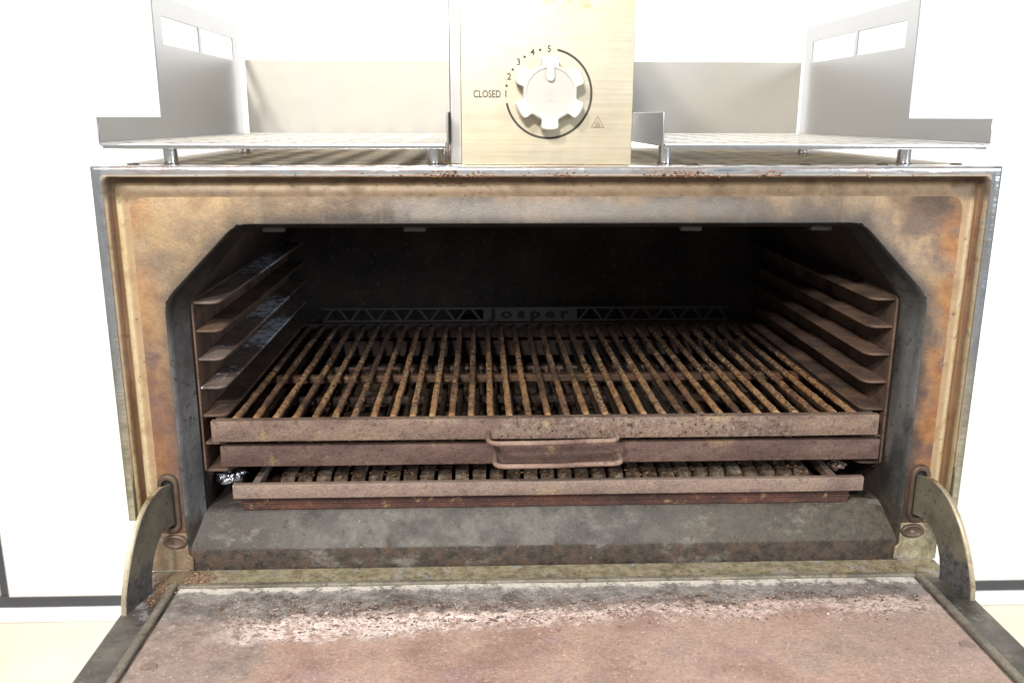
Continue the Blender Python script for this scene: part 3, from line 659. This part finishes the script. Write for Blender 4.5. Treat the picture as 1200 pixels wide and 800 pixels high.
# ------------------------------------------------------------------ shelves on posts above the oven
def top_shelf(s_, label):
    xo = .470*s_; xi = (.1155 if s_ > 0 else -.1090); x0, x1 = sorted((xo, xi)); YF, YB = .030, .618; ZB = .0272
    t = empty('top_shelf', ((x0+x1)/2, .3, .0065), label, 'shelf', 'steel shelves standing on top of the oven')
    # perforated base
    us = [x0+.004]; n_ = 8; step = (x1-x0-.008)/n_
    for k in range(n_): us += [x0+.004+step*k+step*.22, x0+.004+step*k+step*.78, x0+.004+step*(k+1)]
    vs = [YF+.012]; m_ = 9; st2 = (YB-YF-.020)/m_
    for k in range(m_): vs += [YF+.012+st2*k+st2*.28, YF+.012+st2*k+st2*.72, YF+.012+st2*(k+1)]
    G().grid(us, vs, lambda i, j: not (i % 3 == 1 and j % 3 == 1), 'z', ZB, ZB+.0018).build('base_sheet', 'shelf_steel_back', t)
    # rolled front edge running into the flanges
    pr = [(YF+.012, ZB+.0018), (YF+.003, ZB+.0018), (YF+.0005, ZB+.001), (YF, ZB-.001), (YF+.0006, ZB-.003), (YF+.003, ZB-.0036), (YF+.012, ZB)]
    G().loft([[(x, y, z) for y, z in pr] for x in (x0+.004, x1-.004)], True, True).build('front_edge', 'post_steel', t, smooth=True, angle=50)
    # outer side panel: low arm in front, tall part with two slots behind
    a, b = sorted((xo, xo-s_*.0022))
    ys = [YF, .222, .2535, .402, .415, .580, YB]; zz = [ZB+.003, .0560, .1440, .1755, .2015]
    def keep(i, j): return (j == 0) if i == 0 else not (j == 2 and i in (2, 4))
    G().grid(ys, zz, keep, 'x', a, b).build('side_panel', 'shelf_steel', t, .0008, seg=1)
    # rounded fold between panel and base
    fold = [(xo, ZB+.0032), (xo-s_*.0006, ZB+.0008), (xo-s_*.0022, ZB-.0008), (xo-s_*.0042, ZB-.0012), (xo-s_*.0042, ZB+.0014), (xo-s_*.0026, ZB+.0018), (xo-s_*.0022, ZB+.0032)]
    G().loft([[(x, y, z) for x, z in fold] for y in (YF, YB)], True, True).build('fold', 'shelf_steel', t, smooth=True, angle=50)
    # low inner flange beside the control box
    a, b = sorted((xi, xi+s_*.0022))
    G().box(a, b, YF, YB, ZB-.0005, .0620).build('inner_flange', 'shelf_steel', t, .0008)
    # back panel
    a, b = sorted((xi-s_*.0, xo-s_*.0115)); 
    G().box(a+.003, b, YB-.018, YB-.016, ZB+.0025, .1450).build('back_panel', 'shelf_steel_back', t, .0006)
    g = G(); g.tube([(0, 0, 0), (0, 0, .003), (0, 0, .0032), (0, 0, .0196)], [.0088, .0088, .0076, .0076], 18); pm = g.mesh('post', 'post_steel', True)
    for x in ((-.4055, -.1255) if s_ < 0 else (.388, .1130+.011)):
        for y in (.054, .37):
            p = inst('post', pm, t, (x, y, .0066)); p.data.set_sharp_from_angle(angle=math.radians(40))
    return t
top_shelf(-1, 'left steel shelf with slotted side panel, on posts above the oven')
top_shelf(1, 'right steel shelf with slotted side panel, on posts above the oven')

# ------------------------------------------------------------------ grill racks
SP = .0222
def bar_mesh(name, y0, y1, r, mat):
    ns = 46; b0 = random.uniform(-.0012, .0012); b1 = random.uniform(-.001, .0006); path = [(b0*math.sin(3.1*k/ns)+random.uniform(-.00015, .00015), y0+(y1-y0)*k/ns, b1*math.sin(3.1*k/ns)+random.uniform(-.0002, .0002)) for k in range(ns+1)]
    return G().tube(path, r, 8, .13).mesh(name, mat, True)
bars = [bar_mesh('bar', .041, .497, .0040, 'bar_rust') for _ in range(8)]; bars2 = [bar_mesh('bar', .041, .497, .0037, 'bar_shaded') for _ in range(4)]
def rack(label, dx, dy, dz, mat, hx0, hx1, plate):
    t = empty('grill_rack', (dx, .26+dy, -.297+dz), label, 'grill rack', 'grill racks on the oven runners')
    L = lambda o: setattr(o, 'location', Vector((dx, dy, dz))) or o
    L(rail(-.3785, .3785, .026, .0335, -.2975, -.2728).build('front_rail', mat, t, smooth=True, angle=60))
    L(G().box(-.3765, .3765, .0337, .0405, -.2810, -.2735).build('front_ledge', mat, t, .0012))
    for s_ in (-1, 1):
        a, b = sorted((s_*.3765, s_*.3670)); L(G().box(a, b, .0407, .505, -.2955, -.2735).build('side_rail', 'rack_shaded', t, .0012))
    L(G().box(-.3665, .3665, .4975, .505, -.2955, -.2700).build('rear_rail', 'rack_shaded', t, .0012))
    for y in (.236,):
        L(G().box(-.3665, .3665, y-.006, y+.006, -.2920, -.2812).build('cross_bar', 'rack_cross' if plate else 'rack_shaded', t, .0025))
    for k in range(33):
        b = inst('bar', (bars if plate else bars2)[(k*3) % 8 if plate else k % 4], t, (dx-.3555+SP*k+.0002, dy, dz-.2768), (0, 0, 0))
    # bent handle
    h0, h1 = hx0-dx, hx1-dx
    za, zb_, yo = (-.2880, -.2900, -.006) if plate else (-.2838, -.2850, -.011)
    pth = [(h0, .027, za), (h0-.0004, .013, za-.0006), (h0-.0002, yo+.009, za-.0012), (h0+.0012, yo+.0035, zb_+.0002), (h0+.0045, yo+.0008, zb_-.0003), (h0+.011, yo, zb_-.0006), (h0+.03, yo+.0004, zb_-.0007), ((h0+h1)/2, yo-.0006, zb_-.0001),
           (h1-.03, yo+.0002, zb_+.0010), (h1-.011, yo, zb_+.0013), (h1-.0045, yo+.0008, zb_+.0016), (h1-.0012, yo+.0035, zb_+.0020), (h1+.0002, yo+.009, za+.0006), (h1+.0004, .013, za+.0008), (h1, .027, za+.0010)]
    L(G().tube(pth, .0029, 10).build('handle', 'handle_iron', t, smooth=True))
    if plate:
        zp0, zp1, yp = -.2690, -.2455, .5035; zc = (zp0+zp1)/2
        for z in (zp0+.0015, zp1-.0015): L(G().box(-.333, .333, yp-.0015, yp+.0015, z-.0015, z+.0015).build('plate_edge', 'plate_iron', t))
        L(G().box(-.072, .082, yp-.0012, yp+.0012, zp0+.0032, zp1-.0032).build('name_plate', 'plate_iron', t))
        tm = text_mesh('J o s p e r', .0225, 'letter_shade', .0004, bold=.0009)  # black letters stand for the shade in the stencil cutouts
        me_w = max(v.co.x for v in tm.vertices)-min(v.co.x for v in tm.vertices)
        for v in tm.vertices: v.co.x *= .132/me_w
        inst('lettering', tm, t, (dx+.004, dy+yp-.0020, dz+zc+.001), UP)
        def strut(xa, xb):
            w = .0021; return [(xa-w, zp0+.0031), (xa+w, zp0+.0031), (xb+w, zp1-.0031), (xb-w, zp1-.0031)]
        for a0, a1 in ((-.333, -.074), (.084, .333)):
            n_ = 12; st2 = (a1-a0)/n_
            for k in range(n_):
                xa = a0+st2*k+.003; xb = a0+st2*(k+1)-.003
                if k % 2: xa, xb = xb, xa
                if k % 2 == 0: xa, xb = a0+st2*k+.003, a0+st2*k+st2*.75
                else: xa, xb = a0+st2*(k+1)-.003, a0+st2*k+st2*.25
                L(G().prism(strut(xa, xb), 'y', yp-.0012, yp+.0012).build('plate_strut', 'plate_iron', t))
    return t
rack('rusty barred grill rack on top, with bent wire handle and pierced rear plate', 0, 0, 0, 'rack_iron', -.0695, .0735, True)
rack('rusty grill rack directly under the top rack, its plain front rail showing', .0065, .006, -.0322, 'rack_iron_plain', -.0620, .0785, False)

# charcoal grate tray
t = empty('charcoal_tray', (.005, .27, -.366), 'low charcoal tray with crusted grate bars, under the grill racks', 'tray')
rail(-.3600, .3680, .026, .0335, -.3665, -.3492).build('front_rail', 'tray_iron', t, smooth=True, angle=60)
for x in (-.338, .339): G().box(x-.004, x+.004, .0337, .52, -.3640, -.3530).build('side_rail', 'tray_iron', t, .0012)
G().box(-.333, .334, .515, .522, -.364, -.350).build('rear_rail', 'tray_iron', t, .0012)
G().box(-.333, .334, .036, .514, -.3745, -.3725).build('tray_floor', 'drawer_iron', t)
def grate_bar(sd):
    random.seed(sd); g = G(); n_ = 60; loops = []
    for k in range(n_+1):
        y = .050+.46*k/n_; q = lambda a: a*mn.noise((sd*3.1, y*70, a*900))
        h = .0022*mn.noise((sd*1.7, y*45, 0)); drop = .010*max(0, (.062-y)/.012)
        T = -.3530+h-drop
        loops.append([(-.0080+q(.0010), y, -.3735), (-.0080+q(.0014), y, T-.0012), (-.0072, y, T+q(.0018)), (-.0025, y, T+q(.0030)), (.0025, y, T+q(.0034)), (.0072, y, T+q(.0018)), (.0080+q(.0013), y, T-.0012), (.0080+q(.0010), y, -.3735)])
    g.loft(loops, True, True); return g.mesh('grate_bar', 'grate_crust', True)
gb = [grate_bar(50+k) for k in range(6)]
for k in range(31):
    inst('grate_bar', gb[(k*5+k//6) % 6], t, (-.304+.0204*k, random.uniform(-.004, .004), random.uniform(-.0012, .0012)))
t = empty('ash_pan', (.002, .27, -.386), 'dark red-brown ash pan at the bottom, under the charcoal tray', 'ash pan')
G().box(-.3535, .3570, .037, .043, -.3850, -.3680).build('front_panel', 'drawer_iron', t, .001)
for x in (-.352, .3555): G().box(x-.0014, x+.0014, .0432, .50, -.3850, -.3760).build('side_wall', 'drawer_iron', t)
G().box(-.350, .3535, .0432, .50, -.3860, -.3852).build('drawer_floor', 'drawer_iron', t)
G().box(-.3535, .3570, .0445-.0095, .0368, -.3765, -.3745).build('drawer_bead', 'drawer_iron', t)

# stand below (hidden behind the open door)
t = empty('oven_stand', (0, .33, FZ), 'plain steel stand carrying the oven, hidden behind its open door', 'stand')
G().box(-.40, .40, .10, .60, -.475, -.4455).build('stand_top', 'shelf_steel', t, .002)
for x in (-.38, .38):
    for y in (.12, .58): G().box(x-.02, x+.02, y-.02, y+.02, FZ, -.4752).build('leg', 'shelf_steel', t, .002)

# ------------------------------------------------------------------ scraps and crumbs
def scrap(name, c, r, seed, mat, label, cat, sq=(1, 1, 1)):
    import bmesh
    bm = bmesh.new(); bmesh.ops.create_icosphere(bm, subdivisions=3, radius=1)
    for v in bm.verts:
        d = v.co.normalized(); k = 1+.55*mn.noise(d*1.7+Vector((seed, 0, 0)))+.35*mn.noise(d*5+Vector((0, seed, 0)))
        v.co = Vector((d.x*k*r*sq[0], d.y*k*r*sq[1], d.z*k*r*sq[2]))
    zm = min(v.co.z for v in bm.verts)
    for v in bm.verts: v.co.z -= zm
    me = bpy.data.meshes.new(name); bm.to_mesh(me); bm.free(); me.materials.append(M[mat])
    o = bpy.data.objects.new(name, me); S.collection.objects.link(o); o.location = c; tag(o, label, cat); return o
scrap('foil_scrap', (-.3775, .075, -.3865+.018), .013, 3.3, 'foil', 'crumpled silver foil scrap left of the charcoal tray', 'foil', (1.25, 1.1, .75))
scrap('ash_lump', (.3600, .085, -.3645), .0075, 8.1, 'crumb_ash', 'pale ash lump at the right end of the charcoal tray', 'ash', (1.2, 1, .8))

def crumbs(name, items, mat, label, cat):
    g = G()
    for (x, y, z, r) in items:
        if abs(x) > .446: continue
        h = [random.uniform(.5, 1.3) for _ in range(6)]; a = random.random()*6.28; ca, sa = math.cos(a), math.sin(a); el = random.uniform(.6, 1.5)
        P = [(1, 0, 0), (-1, 0, 0), (0, 1, 0), (0, -1, 0), (0, 0, .55), (0, 0, -.35)]
        vs = []
        for q, k in zip(P, h):
            px, py, pz = q[0]*k*r*el, q[1]*k*r, q[2]*k*r; vs.append((x+px*ca-py*sa, y+px*sa+py*ca, z+pz))
        g.add(vs, [(0, 2, 4), (2, 1, 4), (1, 3, 4), (3, 0, 4), (2, 0, 5), (1, 2, 5), (3, 1, 5), (0, 3, 5)])
    o = g.build(name, mat); tag(o, label, cat, kind='stuff'); return o
random.seed(21); it = []
for _ in range(900):
    x = random.uniform(-.36, .40); y = -.083+.012*mn.noise((x*6, 2, 0))+random.gauss(0, .011)
    it.append((x, y, DZ+.0030, random.uniform(.0005, .0013)*(1.6 if random.random() < .06 else 1)))
for _ in range(260): it.append((random.uniform(-.38, .39), random.uniform(-.34, -.05), DZ+.0029, random.uniform(.0004, .0009)))
for _ in range(900):
    x = random.uniform(-.34, .08) if random.random() < .75 else random.uniform(.05, .36)
    it.append((x, -.108+.01*mn.noise((x*8, 5, 0))+random.gauss(0, .009), DZ+.0030, random.uniform(.0006, .0016)*(1.7 if random.random() < .1 else 1)))
crumbs('ash_crumbs', it, 'crumb_ash', 'brown and pale ash flakes strewn across the door lining', 'ash')
it = []
for _ in range(420):
    x = -.408+abs(random.gauss(0, .016)) if random.random() < .75 else random.uniform(-.40, .42)
    it.append((x, random.gauss(-.014, .007), DZ+.0006, random.uniform(.0006, .0021)))
for _ in range(160): it.append((random.gauss(.38, .05), random.gauss(-.012, .004), DZ+.0005, random.uniform(.0005, .0014)))
for _ in range(140): it.append((random.gauss(-.425, .012), random.uniform(-.07, -.01), DZ+.0006, random.uniform(.0006, .0018)))
for _ in range(110):
    x = random.uniform(-.36, .40); it.append((x, -.080+.012*mn.noise((x*6, 2, 0))+random.gauss(0, .007), DZ+.0034, random.uniform(.0012, .0028)))
it2 = [(random.uniform(-.31, .31), random.uniform(.05, .20), -.3525+random.uniform(-.001, .0012), random.uniform(.0008, .0026)) for _ in range(900)]

crumbs('rust_crumbs', it, 'crumb_rust', 'rust crumbs gathered along the hinge edge of the door', 'rust')
crumbs('charred_crumbs', it2, 'crumb_burnt', 'charred crumbs lying over the charcoal tray bars', 'char')
it = []
for cx, w, n_ in ((-.105, .030, 120), (.01, .02, 40), (.135, .034, 170), (.225, .014, 50), (-.26, .1, 14), (.33, .06, 16), (-.08, .1, 24)):
    for _ in range(n_):
        it.append((random.gauss(cx, w*.6), .0002, random.uniform(-.0035, .003), random.uniform(.0005, .0022)))
crumbs('burnt_residue', it, 'crumb_burnt', 'burnt grease specks stuck along the steel front rim', 'residue')
